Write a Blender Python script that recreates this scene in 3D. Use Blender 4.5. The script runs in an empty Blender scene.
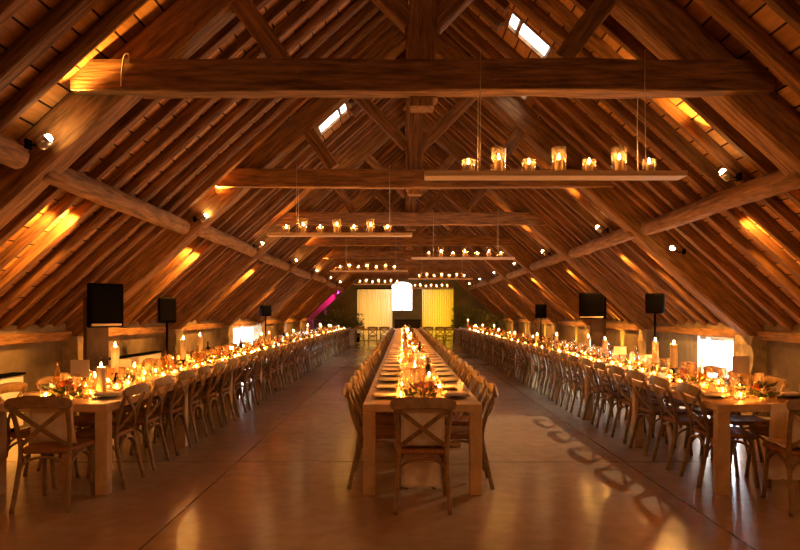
import bpy, math, random
from mathutils import Vector, Matrix
R = random.Random(7)
sc = bpy.context.scene
COL = sc.collection
PI = math.pi
rad = math.radians
AX = 0.17                      # x of the barn's long axis
SL = 0.905                     # roof slope dz/dx
ROOFK = math.sqrt(1 + SL*SL)
WX = 5.13                      # half width between the side walls
Y0, Y1 = -6.0, 38.0            # front and back gable
TR0, TRS = 5.78, 4.22          # first truss, truss spacing

# ------------------------------------------------------------------ materials
def new_mat(name):
    m = bpy.data.materials.new(name); m.use_nodes = True
    nt = m.node_tree
    return m, nt, nt.nodes['Principled BSDF']
def lin(h):
    h = h.lstrip('#')
    v = [int(h[i:i+2], 16)/255 for i in (0, 2, 4)]
    return tuple([(c/12.92 if c <= .04045 else ((c+.055)/1.055)**2.4) for c in v] + [1])
def noise_mat(name, c1, c2, scale=(5, 5, 5), rough=.6, nscale=3., bump=.1, detail=6, spec=.4, objvar=.0):
    m, nt, b = new_mat(name)
    N, L = nt.nodes, nt.links
    tc = N.new('ShaderNodeTexCoord'); mp = N.new('ShaderNodeMapping')
    mp.inputs['Scale'].default_value = scale
    L.new(tc.outputs['Object'], mp.inputs['Vector'])
    src = mp.outputs['Vector']
    oi = N.new('ShaderNodeObjectInfo')
    if objvar:
        ad = N.new('ShaderNodeVectorMath'); ad.operation = 'MULTIPLY_ADD'
        cb = N.new('ShaderNodeCombineXYZ')
        for k in range(3): L.new(oi.outputs['Random'], cb.inputs[k])
        L.new(cb.outputs[0], ad.inputs[0]); ad.inputs[1].default_value = (37, 53, 71)
        L.new(src, ad.inputs[2]); src = ad.outputs[0]
    n = N.new('ShaderNodeTexNoise'); n.inputs['Scale'].default_value = nscale
    n.inputs['Detail'].default_value = detail; n.inputs['Roughness'].default_value = .65
    L.new(src, n.inputs['Vector'])
    cr = N.new('ShaderNodeValToRGB')
    cr.color_ramp.elements[0].position = .36; cr.color_ramp.elements[1].position = .66
    cr.color_ramp.elements[0].color = lin(c1); cr.color_ramp.elements[1].color = lin(c2)
    L.new(n.outputs['Fac'], cr.inputs['Fac'])
    out = cr.outputs['Color']
    if objvar:
        hs = N.new('ShaderNodeHueSaturation')
        mr = N.new('ShaderNodeMapRange'); mr.inputs['To Min'].default_value = 1-objvar; mr.inputs['To Max'].default_value = 1+objvar
        L.new(oi.outputs['Random'], mr.inputs['Value']); L.new(mr.outputs[0], hs.inputs['Value'])
        L.new(out, hs.inputs['Color']); out = hs.outputs['Color']
    L.new(out, b.inputs['Base Color'])
    b.inputs['Roughness'].default_value = rough; b.inputs['Specular IOR Level'].default_value = spec
    if bump:
        bp = N.new('ShaderNodeBump'); bp.inputs['Strength'].default_value = bump; bp.inputs['Distance'].default_value = .02
        L.new(n.outputs['Fac'], bp.inputs['Height']); L.new(bp.outputs[0], b.inputs['Normal'])
    return m
def flat_mat(name, c, rough=.5, metal=0, spec=.5, emit=None, es=0, sub=0):
    m, nt, b = new_mat(name)
    b.inputs['Base Color'].default_value = lin(c); b.inputs['Roughness'].default_value = rough
    b.inputs['Metallic'].default_value = metal; b.inputs['Specular IOR Level'].default_value = spec
    if emit:
        b.inputs['Emission Color'].default_value = emit; b.inputs['Emission Strength'].default_value = es
    if sub:
        b.inputs['Subsurface Weight'].default_value = sub; b.inputs['Subsurface Radius'].default_value = (.03, .015, .008)
    return m
def glass_mat(name, tint, refl=.12, haze=0):
    m, nt, b = new_mat(name)
    N, L = nt.nodes, nt.links
    N.remove(b)
    tr = N.new('ShaderNodeBsdfTransparent'); tr.inputs['Color'].default_value = lin(tint)
    gl = N.new('ShaderNodeBsdfGlossy'); gl.inputs['Roughness'].default_value = .06
    fr = N.new('ShaderNodeLayerWeight'); fr.inputs['Blend'].default_value = refl or .02
    mx = N.new('ShaderNodeMixShader')
    (L.new(fr.outputs['Facing'], mx.inputs[0]) if refl else setattr(mx.inputs[0], 'default_value', .05)); L.new(tr.outputs[0], mx.inputs[1]); L.new(gl.outputs[0], mx.inputs[2])
    if haze:
        tl = N.new('ShaderNodeBsdfTranslucent'); tl.inputs['Color'].default_value = lin('#ffe9c4')
        m2 = N.new('ShaderNodeMixShader'); m2.inputs[0].default_value = haze
        L.new(mx.outputs[0], m2.inputs[1]); L.new(tl.outputs[0], m2.inputs[2]); mx = m2
    L.new(mx.outputs[0], N['Material Output'].inputs['Surface'])
    return m
M = {}
M['beam'] = noise_mat('old_beam_wood', '#583c22', '#966c42', (1.1, 11, 11), .75, 2.4, .7, objvar=.15, spec=.25)
M['rafter'] = noise_mat('rafter_wood', '#4a311b', '#885c35', (.9, 12, 12), .75, 2.6, .6, objvar=.22, spec=.25)
M['tablewood'] = noise_mat('pale_oak', '#bd9f76', '#dcc096', (1, 1, 1), .45, 6, .06)
M['chairwood'] = noise_mat('chair_wood', '#76603e', '#9c8053', (6, 6, 6), .42, 3, .05, objvar=.14)
M['seat'] = noise_mat('rush_seat', '#7a522c', '#a4733f', (30, 4, 4), .6, 4, .2, objvar=.1)
M['plaster'] = noise_mat('lime_plaster', '#5b4d3f', '#7f6e59', (1, 1, 1), .85, 1.6, .25, spec=.2)
M['stone'] = noise_mat('stone_pier', '#6f604e', '#a08d70', (1, 1, 1), .85, 4.5, .6, spec=.2)
M['gable'] = noise_mat('gable_plaster', '#6d6555', '#877e6b', (1, 1, 1), .9, 1.2, .2, spec=.2)
M['black'] = flat_mat('black_plastic', '#050404', .8, spec=.03)
M['screen'] = flat_mat('dark_screen', '#030202', .35, spec=.04)
M['silver'] = flat_mat('brushed_metal', '#b9b4ab', .3, 1)
M['post'] = noise_mat('dark_post_wood', '#33231a', '#4a3425', (3, 3, 1), .6, 3, .1)
M['wax'] = flat_mat('candle_wax', '#dcc7a4', .45, sub=.35)
M['flame'] = flat_mat('candle_flame', '#000000', .5, emit=(1, .42, .095, 1), es=640)
M['votive_flame'] = flat_mat('votive_flame', '#000000', .5, emit=(1, .42, .095, 1), es=430)
M['shelf_flame'] = flat_mat('jar_flame', '#000000', .5, emit=(1, .45, .11, 1), es=360)
M['bulb'] = flat_mat('lamp_bulb', '#000000', .5, emit=(1, .62, .24, 1), es=60)
M['fairy'] = flat_mat('fairy_bulb', '#000000', .5, emit=(1, .6, .02, 1), es=.6)
M['fairy_pale'] = flat_mat('warm_fairy_bulb', '#000000', .5, emit=(1, .62, .16, 1), es=.6)
M['magenta'] = flat_mat('magenta_lamp', '#000000', .5, emit=(1, .02, .75, 1), es=20)
M['bottleglass'] = glass_mat('pale_bottle_glass', '#f7e8c8', .2, .04)
M['glass'] = glass_mat('clear_glass', '#fbf6ec', .2, .2)
M['jarglass'] = glass_mat('jar_glass', '#fffaf0', .14, .03)
M['amberglass'] = glass_mat('amber_glass', '#f6e4c2', .14, .05)
M['pane'] = glass_mat('window_glass', '#ffffff', None)
M['bottle'] = flat_mat('dark_bottle_glass', '#0d1208', .08, spec=.7)
M['paper'] = flat_mat('white_card', '#efe6dc', .7)
M['napkin'] = noise_mat('linen_napkin', '#e4d2bd', '#f6e9da', (1, 1, 1), .9, 30, .1)
M['plate'] = flat_mat('glazed_plate', '#d9cbb8', .15)
M['darkplate'] = flat_mat('dark_charger', '#3a2420', .4, spec=.3)
M['cloth'] = noise_mat('cream_cloth', '#ddd2c2', '#f4ece0', (1, 1, 1), .95, 8, .15, spec=.1)
M['leaf'] = noise_mat('leaf_green', '#46522a', '#7d8648', (1, 1, 1), .6, 9, 0, objvar=.2)
M['petal_cream'] = flat_mat('cream_petal', '#efdcc0', .7)
M['petal_red'] = flat_mat('red_petal', '#9c2f1e', .7)
M['petal_orange'] = flat_mat('orange_petal', '#cf7427', .7)
M['petal_pink'] = flat_mat('pink_petal', '#d79a86', .7)
M['rope'] = flat_mat('grey_cord', '#a08e76', .8)
M['shelf'] = noise_mat('shelf_board', '#b79a78', '#d9bf9c', (1, 10, 10), .6, 3, .1)
M['whitepaint'] = flat_mat('white_paint', '#e6ddd0', .6)
M['shutter'] = noise_mat('grey_shutter', '#6f6a60', '#8a8478', (8, 8, 1), .7, 2, .1)
M['pot'] = flat_mat('dark_pot', '#0c0a08', .7, spec=.1)
M['steel'] = flat_mat('cutlery_steel', '#c9c2b8', .2, 1)

def board_mat():
    """roof boards: each board along the barn, a dark gap between boards; object coords are world coords"""
    m, nt, b = new_mat('roof_boards'); N, L = nt.nodes, nt.links
    tc = N.new('ShaderNodeTexCoord'); sp = N.new('ShaderNodeSeparateXYZ'); L.new(tc.outputs['Object'], sp.inputs[0])
    mu = N.new('ShaderNodeMath'); mu.operation = 'MULTIPLY'; mu.inputs[1].default_value = 1/.14; L.new(sp.outputs['Z'], mu.inputs[0])
    fl = N.new('ShaderNodeMath'); fl.operation = 'FLOOR'; L.new(mu.outputs[0], fl.inputs[0])
    fr = N.new('ShaderNodeMath'); fr.operation = 'FRACT'; L.new(mu.outputs[0], fr.inputs[0])
    yl = N.new('ShaderNodeMath'); yl.operation = 'MULTIPLY'; yl.inputs[1].default_value = .31; L.new(sp.outputs['Y'], yl.inputs[0])
    of = N.new('ShaderNodeMath'); of.operation = 'MULTIPLY'; of.inputs[1].default_value = .37; L.new(fl.outputs[0], of.inputs[0])
    ya = N.new('ShaderNodeMath'); L.new(yl.outputs[0], ya.inputs[0]); L.new(of.outputs[0], ya.inputs[1])
    yf = N.new('ShaderNodeMath'); yf.operation = 'FLOOR'; L.new(ya.outputs[0], yf.inputs[0])
    cb = N.new('ShaderNodeCombineXYZ'); L.new(fl.outputs[0], cb.inputs[0]); L.new(yf.outputs[0], cb.inputs[1])
    wn = N.new('ShaderNodeTexWhiteNoise'); L.new(cb.outputs[0], wn.inputs['Vector'])
    cr = N.new('ShaderNodeValToRGB')
    cr.color_ramp.elements[0].color = lin('#8a5c32'); cr.color_ramp.elements[1].color = lin('#c79158')
    L.new(wn.outputs['Value'], cr.inputs['Fac'])
    mp = N.new('ShaderNodeMapping'); mp.inputs['Scale'].default_value = (14, 1.2, 14); L.new(tc.outputs['Object'], mp.inputs[0])
    n = N.new('ShaderNodeTexNoise'); n.inputs['Scale'].default_value = 2.5; n.inputs['Detail'].default_value = 6; L.new(mp.outputs[0], n.inputs['Vector'])
    mx = N.new('ShaderNodeMixRGB'); mx.blend_type = 'MULTIPLY'; mx.inputs[0].default_value = .6
    r2 = N.new('ShaderNodeValToRGB'); r2.color_ramp.elements[0].position = .3; r2.color_ramp.elements[0].color = (.45, .4, .35, 1); r2.color_ramp.elements[1].position = .65
    L.new(n.outputs['Fac'], r2.inputs['Fac']); L.new(cr.outputs[0], mx.inputs[1]); L.new(r2.outputs[0], mx.inputs[2])
    gp = N.new('ShaderNodeMath'); gp.operation = 'LESS_THAN'; gp.inputs[1].default_value = .09; L.new(fr.outputs[0], gp.inputs[0])
    m2 = N.new('ShaderNodeMixRGB'); L.new(gp.outputs[0], m2.inputs[0]); L.new(mx.outputs[0], m2.inputs[1]); m2.inputs[2].default_value = lin('#1c1008')
    L.new(m2.outputs[0], b.inputs['Base Color']); b.inputs['Roughness'].default_value = .8; b.inputs['Specular IOR Level'].default_value = .2
    bp = N.new('ShaderNodeBump'); bp.inputs['Strength'].default_value = .6; bp.inputs['Distance'].default_value = .02; bp.invert = True
    L.new(gp.outputs[0], bp.inputs['Height']); L.new(bp.outputs[0], b.inputs['Normal'])
    return m
M['boards'] = board_mat()

def floor_mat():
    m, nt, b = new_mat('polished_concrete'); N, L = nt.nodes, nt.links
    tc = N.new('ShaderNodeTexCoord')
    n1 = N.new('ShaderNodeTexNoise'); n1.inputs['Scale'].default_value = .55; n1.inputs['Detail'].default_value = 8; n1.inputs['Roughness'].default_value = .62
    n2 = N.new('ShaderNodeTexNoise'); n2.inputs['Scale'].default_value = 7; n2.inputs['Detail'].default_value = 6
    for n in (n1, n2): L.new(tc.outputs['Object'], n.inputs['Vector'])
    c1 = N.new('ShaderNodeValToRGB'); c1.color_ramp.elements[0].position = .12; c1.color_ramp.elements[1].position = .88
    c1.color_ramp.elements[0].color = lin('#96826d'); c1.color_ramp.elements[1].color = lin('#c9b79e')
    L.new(n1.outputs['Fac'], c1.inputs['Fac'])
    c2 = N.new('ShaderNodeValToRGB'); c2.color_ramp.elements[0].position = .3; c2.color_ramp.elements[0].color = (.75, .73, .7, 1); c2.color_ramp.elements[1].position = .7
    L.new(n2.outputs['Fac'], c2.inputs['Fac'])
    mx = N.new('ShaderNodeMixRGB'); mx.blend_type = 'MULTIPLY'; mx.inputs[0].default_value = .8
    L.new(c1.outputs[0], mx.inputs[1]); L.new(c2.outputs[0], mx.inputs[2])
    # saw-cut joints of the slab: lengthwise and crosswise
    sp = N.new('ShaderNodeSeparateXYZ'); L.new(tc.outputs['Object'], sp.inputs[0])
    def joint(out, off, step, w):
        a = N.new('ShaderNodeMath'); a.inputs[1].default_value = off; L.new(out, a.inputs[0])
        mo = N.new('ShaderNodeMath'); mo.operation = 'PINGPONG'; mo.inputs[1].default_value = step/2; L.new(a.outputs[0], mo.inputs[0])
        le = N.new('ShaderNodeMath'); le.operation = 'LESS_THAN'; le.inputs[1].default_value = w; L.new(mo.outputs[0], le.inputs[0])
        return le.outputs[0]
    j1 = joint(sp.outputs['X'], 1.67, 3.9, .009); j2 = joint(sp.outputs['Y'], -6.75, 4.2, .009)
    mm = N.new('ShaderNodeMath'); mm.operation = 'MAXIMUM'; L.new(j1, mm.inputs[0]); L.new(j2, mm.inputs[1])
    sc_ = N.new('ShaderNodeMath'); sc_.operation = 'MULTIPLY'; sc_.inputs[1].default_value = .75; L.new(mm.outputs[0], sc_.inputs[0])
    m2 = N.new('ShaderNodeMixRGB'); L.new(sc_.outputs[0], m2.inputs[0]); L.new(mx.outputs[0], m2.inputs[1]); m2.inputs[2].default_value = lin('#2a1f18')
    L.new(m2.outputs[0], b.inputs['Base Color'])
    rr = N.new('ShaderNodeMapRange'); rr.inputs['To Min'].default_value = .19; rr.inputs['To Max'].default_value = .265
    L.new(n1.outputs['Fac'], rr.inputs['Value']); L.new(rr.outputs[0], b.inputs['Roughness'])
    b.inputs['Specular IOR Level'].default_value = .7
    bp = N.new('ShaderNodeBump'); bp.inputs['Strength'].default_value = .06; bp.inputs['Distance'].default_value = .02
    L.new(n2.outputs['Fac'], bp.inputs['Height']); L.new(bp.outputs[0], b.inputs['Normal'])
    return m
M['floor'] = floor_mat()

def curtain_mat(name, col):
    m, nt, b = new_mat(name); N, L = nt.nodes, nt.links
    d = N.new('ShaderNodeBsdfDiffuse'); d.inputs['Color'].default_value = lin(col)
    t = N.new('ShaderNodeBsdfTranslucent'); t.inputs['Color'].default_value = lin(col)
    mx = N.new('ShaderNodeMixShader'); mx.inputs[0].default_value = .6
    L.new(d.outputs[0], mx.inputs[1]); L.new(t.outputs[0], mx.inputs[2]); N.remove(b)
    L.new(mx.outputs[0], N['Material Output'].inputs['Surface'])
    return m
M['curtain'] = curtain_mat('sheer_curtain', '#f3e6b8')

# ------------------------------------------------------------------ mesh helpers
class MB:
    def __init__(s): s.v = []; s.f = []; s.sm = []; s.mi = []
    def add(s, vs, fs, smooth=False, mi=0):
        o = len(s.v); s.v += [tuple(v) for v in vs]
        for f in fs: s.f.append([i+o for i in f]); s.sm.append(smooth); s.mi.append(mi)
    def box(s, x0, x1, y0, y1, z0, z1, c=0., mx=None, mi=0):
        """chamfered box (three-ring loft along z); mx an optional matrix"""
        if c <= 0:
            vs = [(x, y, z) for z in (z0, z1) for x, y in ((x0, y0), (x1, y0), (x1, y1), (x0, y1))]
            fs = [(3, 2, 1, 0), (4, 5, 6, 7)] + [(i, (i+1) % 4, 4+(i+1) % 4, 4+i) for i in range(4)]
        else:
            def ring(a, z, k):
                return [(x0+a+k, y0+a, z), (x1-a-k, y0+a, z), (x1-a, y0+a+k, z), (x1-a, y1-a-k, z),
                        (x1-a-k, y1-a, z), (x0+a+k, y1-a, z), (x0+a, y1-a-k, z), (x0+a, y0+a+k, z)]
            rs = [ring(c, z0, c*.6), ring(0, z0+c, c), ring(0, z1-c, c), ring(c, z1, c*.6)]
            vs = [p for r in rs for p in r]
            fs = [tuple(range(7, -1, -1)), tuple(range(24, 32))]
            for k in range(3):
                for i in range(8): fs.append((k*8+i, k*8+(i+1) % 8, k*8+8+(i+1) % 8, k*8+8+i))
        if mx is not None: vs = [mx @ Vector(v) for v in vs]
        s.add(vs, fs, False, mi)
    def loft(s, rings, cap=True, smooth=True, closed=True, mi=0):
        n = len(rings[0]); vs = [p for r in rings for p in r]; fs = []
        for k in range(len(rings)-1):
            for i in range(n if closed else n-1):
                fs.append((k*n+i, k*n+(i+1) % n, (k+1)*n+(i+1) % n, (k+1)*n+i))
        if cap and closed:
            fs.append(tuple(range(n-1, -1, -1))); fs.append(tuple(range((len(rings)-1)*n, len(rings)*n)))
        s.add(vs, fs, smooth, mi)
    def lathe(s, prof, n=12, c=(0, 0, 0), cap=False, smooth=True, mi=0):
        rs = [[(c[0]+r*math.cos(2*PI*i/n), c[1]+r*math.sin(2*PI*i/n), c[2]+z) for i in range(n)] for r, z in prof]
        s.loft(rs, cap, smooth, mi=mi)
    def tube(s, pts, r, n=8, smooth=True, flat=None, up=None, mi=0, fs=None):
        """tube along a polyline; r number or list; flat=(a,b) gives an elliptic/box section"""
        pts = [Vector(p) for p in pts]; rs = []
        prev = None
        for i, p in enumerate(pts):
            t = (pts[min(i+1, len(pts)-1)] - pts[max(i-1, 0)]).normalized()
            if prev is None:
                u = Vector(up) if up else (Vector((0, 0, 1)) if abs(t.z) < .9 else Vector((0, 1, 0)))
            else: u = prev
            u = (u - t*u.dot(t)).normalized(); prev = u; w = t.cross(u)
            if flat:
                a, b = flat; a = a*fs[i] if fs else a; cc = min(a, b)*.35
                sec = [(a-cc, b), (a, b-cc), (a, -b+cc), (a-cc, -b), (-a+cc, -b), (-a, -b+cc), (-a, b-cc), (-a+cc, b)]
                rs.append([p + w*x + u*y for x, y in sec])
            else:
                ri = r[i] if isinstance(r, (list, tuple)) else r
                rs.append([p + (u*math.cos(2*PI*k/n) + w*math.sin(2*PI*k/n))*ri for k in range(n)])
        s.loft(rs, True, smooth and not flat, mi=mi)
    def mesh(s, name, mats):
        me = bpy.data.meshes.new(name); me.from_pydata(s.v, [], s.f)
        for m in (mats if isinstance(mats, (list, tuple)) else [mats]): me.materials.append(m)
        me.polygons.foreach_set('use_smooth', s.sm); me.polygons.foreach_set('material_index', s.mi); me.update()
        return me
    def build(s, name, mat, parent=None, loc=None):
        return link(name, s.mesh(name, mat), parent, loc)
def link(name, me, parent=None, loc=None):
    o = bpy.data.objects.new(name, me); COL.objects.link(o)
    if parent: o.parent = parent
    if loc is not None: o.location = loc
    return o
def empty(name, loc=(0, 0, 0), rz=0.):
    o = bpy.data.objects.new(name, None); o.empty_display_size = .1; COL.objects.link(o)
    o.location = loc; o.rotation_euler = (0, 0, rz); return o
def tag(o, label=None, cat=None, group=None, kind=None):
    for k, v in (('label', label), ('category', cat), ('group', group), ('kind', kind)):
        if v: o[k] = v
    return o
def copy_tree(o, parent=None, loc=None, rz=None):
    c = o.copy(); COL.objects.link(c)
    if parent: c.parent = parent
    for ch in KIDS.get(o.name, ()): copy_tree(ch, c)
    if loc is not None: c.location = loc
    if rz is not None: c.rotation_euler = (0, 0, rz)
    return c
KIDS = {}
def reg(root):
    """remember children so that copies need no scene walk"""
    for o in list(bpy.data.objects):
        if o.parent: KIDS.setdefault(o.parent.name, [])
        if o.parent and o not in KIDS[o.parent.name]: KIDS[o.parent.name].append(o)
def beam(name, p0, p1, w, h, mat, parent=None, up=(0, 0, 1), off=(0, 0, 0), rough=.006, round_=False, seg=None, taper=1.):
    """a hewn timber from p0 to p1: local X along its length, so the grain runs along it"""
    p0, p1 = Vector(p0)-Vector(off), Vector(p1)-Vector(off); d = p1-p0; Ln = d.length; x = d.normalized()
    u = Vector(up); z = (u - x*u.dot(x)).normalized(); y = z.cross(x)
    mt = Matrix((x, y, z)).transposed().to_4x4(); mt.translation = p0
    n = seg or max(2, int(Ln/.5)); mb = MB(); rs = []
    for i in range(n+1):
        t = i/n; k = 1+(taper-1)*t; jx, jy = R.uniform(-rough, rough), R.uniform(-rough, rough)
        if round_:
            ring = []
            for a in range(12):
                rr = w/2*k*(1+R.uniform(-.03, .03)); ring.append((t*Ln, jx+rr*math.cos(2*PI*a/12), jy+rr*math.sin(2*PI*a/12)))
            if i == 0: rs.append([(p[0], p[1]*.82, p[2]*.82) for p in ring]); ring = [(p[0]+.03, p[1], p[2]) for p in ring]
            if i == n: rs.append([(p[0]-.03, p[1], p[2]) for p in ring]); ring = [(p[0], p[1]*.82, p[2]*.82) for p in ring]
        else:
            a, b = w/2*k, h/2*k; c = min(a, b)*.16
            ring = [(t*Ln, jx+p, jy+q) for p, q in ((a-c, -b), (a, -b+c), (a, b-c), (a-c, b), (-a+c, b), (-a, b-c), (-a, -b+c), (-a+c, -b))]
            ring = [(p[0], p[1]+R.uniform(-rough, rough)*.4, p[2]+R.uniform(-rough, rough)*.4) for p in ring]
        rs.append(ring)
    mb.loft(rs, True, round_)
    o = mb.build(name, mat, parent); o.matrix_local = mt
    return o
ONES = 'first second third fourth fifth sixth seventh eighth ninth tenth eleventh twelfth thirteenth fourteenth fifteenth sixteenth seventeenth eighteenth nineteenth'.split()
def nth(i):
    """0 -> first"""
    i += 1
    if i < 20: return ONES[i-1]
    t, o = divmod(i, 10)
    tens = {2: 'twenty', 3: 'thirty', 4: 'forty', 5: 'fifty', 6: 'sixty', 7: 'seventy'}[t]
    return (tens[:-1]+'ieth') if o == 0 else tens+'-'+ONES[o-1]

# ------------------------------------------------------------------ roof geometry
def zin(xp, off=0.):
    """height of the plane lying `off` above the undersides of the principal rafters at |x'| from the axis"""
    return 5.6 - SL*abs(xp) + off*ROOFK
def zplank(xp): return zin(xp, .34)
SKY = {-1: [(11.0, 11.75, 1.1, 1.64), (18.35, 18.75, 2.55, 3.05), (27.5, 28.1, .9, 1.4)],      # y0,y1,|x'|0,|x'|1
       1: [(7.86, 8.32, 1.08, 1.62), (9.36, 9.8, 1.35, 1.65), (24.7, 25.3, 1.15, 1.5)]}
XE = 5.6   # eaves
for s, side in ((-1, 'left'), (1, 'right')):
    holes = SKY[s]
    mb = MB()
    ys = sorted({Y0, Y1} | {h[0] for h in holes} | {h[1] for h in holes})
    xs = sorted({0., XE} | {h[2] for h in holes} | {h[3] for h in holes})
    for i in range(len(ys)-1):
        for j in range(len(xs)-1):
            ym, xm = (ys[i]+ys[i+1])/2, (xs[j]+xs[j+1])/2
            if any(h[0] < ym < h[1] and h[2] < xm < h[3] for h in holes): continue
            q = [(xs[j], ys[i]), (xs[j+1], ys[i]), (xs[j+1], ys[i+1]), (xs[j], ys[i+1])]
            vs = [(AX+s*x, y, zplank(x)) for x, y in q] + [(AX+s*x, y, zplank(x)+.035) for x, y in q]
            fs = [(0, 1, 2, 3), (7, 6, 5, 4)] + [(k, (k+1) % 4, 4+(k+1) % 4, 4+k) for k in range(4)]
            mb.add(vs, fs)
    ceil = tag(mb.build('ceiling_'+side, M['boards']), 'boarded %s slope of the barn roof with its timber rafters' % side, 'ceiling', None, 'structure')
    # common rafters
    nb = 0
    trs = [TR0+TRS*k for k in range(-2, 8)]
    y = Y0+.35; step = .435
    slots = []
    while y < Y1-.1:
        if all(abs(y-t) > .21 for t in trs): slots.append(y)
        y += step
    vis = [v for v in slots if v > 3.2][:80]
    protos = {}
    for y in slots:
        near = y in vis
        w = R.choice((.09, .11, .08, .13)); hh = R.choice((.1, .12, .14))
        yc = y + R.uniform(-.03, .03)
        hs = [h for h in holes if h[0]-.06 < yc < h[1]+.06]
        def seg_raf(a, b):
            wob = R.uniform(-.02, .02)
            return beam('rafter', (AX+s*a, yc, zin(a, .34-hh/2)), (AX+s*b, yc+wob, zin(b, .34-hh/2)), w, hh, M['rafter'], ceil, up=(s*SL, 0, 1), rough=.008, round_=(R.random() < .18), seg=6)
        if hs:
            seg_raf(.05, hs[0][2]-.04); seg_raf(hs[0][3]+.04, 5.14)
        else: seg_raf(.05, 5.14)
    # skylights
    for k, h in enumerate(holes):
        mb = MB(); f = .045
        def bar(xa, xb, ya, yb, t=.05):
            q = [(xa, ya), (xb, ya), (xb, yb), (xa, yb)]
            vs = [(AX+s*x, yy, zplank(x)-.012) for x, yy in q] + [(AX+s*x, yy, zplank(x)+.045) for x, yy in q]
            fs = [(0, 1, 2, 3), (7, 6, 5, 4)] + [(k_, (k_+1) % 4, 4+(k_+1) % 4, 4+k_) for k_ in range(4)]
            mb.add(vs, fs)
        bar(h[2]-.01, h[3]+.01, h[0]-.01, h[0]+f); bar(h[2]-.01, h[3]+.01, h[1]-f, h[1]+.01)
        bar(h[2]-.01, h[2]+f, h[0]+f, h[1]-f); bar(h[3]-f, h[3]+.01, h[0]+f, h[1]-f); bar(h[2]+.14, h[2]+.17, h[0]+f, h[1]-f)
        pm = MB()
        q = [(h[2]+f, h[0]+f), (h[3]-f, h[0]+f), (h[3]-f, h[1]-f), (h[2]+f, h[1]-f)]
        vs = [(AX+s*x, yy, zplank(x)+.03) for x, yy in q] + [(AX+s*x, yy, zplank(x)+.034) for x, yy in q]
        pm.add(vs, [(0, 1, 2, 3), (7, 6, 5, 4)] + [(k_, (k_+1) % 4, 4+(k_+1) % 4, 4+k_) for k_ in range(4)])
        w_ = tag(mb.build('window_%d' % ((0 if s < 0 else 3)+k+1), M['beam']), 'bright skylight in the %s roof slope, %s from the near end' % (side, nth(k)), 'skylight', None, 'structure')
        pm.build('pane', M['pane'], w_)
    # purlins, log by log
    for k in range(0, 8):
        ya, yb = TR0+TRS*(k-1), TR0+TRS*k
        xp = 3.32 + R.uniform(-.04, .04)
        o = beam('purlin', (AX+s*(xp-.04), ya-.05, zin(xp, .11)), (AX+s*(xp+.03), min(yb, Y1-.3)-.28, zin(xp, .12)), .22, .22, M['beam'], None, rough=.012, round_=True)
        tag(o, 'round log purlin along the %s roof slope, %s from the near end' % (side, nth(k)), 'purlin', 'log purlins')
beam('ridge_beam', (AX, Y0, 5.6), (AX, Y1-.05, 5.6), .2, .26, M['beam'])
tag(bpy.data.objects['ridge_beam'], 'long ridge beam under the top of the roof', 'beam', None, 'structure')

# trusses
def make_truss(y):
    t = empty('roof_truss', (AX, y, 0)); of = (AX, y, 0)
    def B(name, a, b, w, h, **k): return beam(name, a, b, w, h, M['beam'], t, off=of, rough=.012, **k)
    for s in (-1, 1):
        B('principal_rafter', (AX+s*5.12, y, zin(5.12, .175)), (AX+s*.12, y, zin(.12, .175)), .3, .35, up=(s*SL, 0, 1), taper=.88)
        B('queen_strut', (AX+s*1.2, y, 3.66), (AX+s*1.6, y, zin(1.6, .05)), .17, .17)
        B('raking_strut', (AX+s*.1, y, 3.98), (AX+s*.95, y, zin(.95, .08)), .16, .16)
    B('collar_beam', (AX-2.9, y-.2, 3.465), (AX+2.9, y-.2, 3.465), .14, .265)
    B('collar_beam', (AX-2.5, y+.2, 3.54), (AX+2.5, y+.2, 3.54), .14, .2)
    B('king_post', (AX, y, 3.33), (AX, y, 5.55), .24, .22, up=(0, 1, 0))
    B('pendant_block', (AX, y, 3.26), (AX, y, 3.42), .2, .2, up=(0, 1, 0))
    return t
for k in range(0, 8):
    y = TR0+TRS*k
    t = make_truss(y)
    tag(t, 'timber roof truss with collar beam and king post, %s from the near end' % nth(k) if k >= 0 else 'timber roof truss over the entrance, nearer than the camera', 'truss', 'roof trusses')

# ------------------------------------------------------------------ floor and walls
fm = MB(); fm.box(AX-5.7, AX+5.7, Y0-.2, Y1+.4, -.12, 0)
tag(fm.build('floor', M['floor']), 'polished brown concrete floor', 'floor', None, 'structure')
def wall_holes(name, s, holes, mat):
    x0, x1 = (AX-WX-.35, AX-WX) if s < 0 else (AX+WX, AX+WX+.35)
    ys = sorted({Y0, Y1} | {h[0] for h in holes} | {h[1] for h in holes}); zs = sorted({0., 1.34} | {h[2] for h in holes} | {h[3] for h in holes})
    mb = MB()
    for i in range(len(ys)-1):
        for j in range(len(zs)-1):
            ym, zm = (ys[i]+ys[i+1])/2, (zs[j]+zs[j+1])/2
            if any(h[0] < ym < h[1] and h[2] < zm < h[3] for h in holes): continue
            mb.box(x0, x1, ys[i], ys[i+1], zs[j], zs[j+1])
    return tag(mb.build(name, mat), None, None, None, 'structure')
HR = [(10.75, 12.1, .04, 1.1), (12.1, 14.1, .04, 1.1)]
HL = [(19.4, 23.7, .3, 1.14), (27.5, 28.6, .3, 1.1), (31.2, 32, .3, 1.1)]
wall_holes('wall_left', -1, HL, M['plaster']); wall_holes('wall_right', 1, HR, M['plaster'])
for s, side in ((-1, 'left'), (1, 'right')):
    o = beam('trim_%d' % (1 if s < 0 else 2), (AX+s*(WX-.03), Y0+.05, 1.165), (AX+s*(WX-.03), Y1-.05, 1.165), .12, .13, M['beam'], seg=40)
    tag(o, None, None, None, 'structure')
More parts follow.
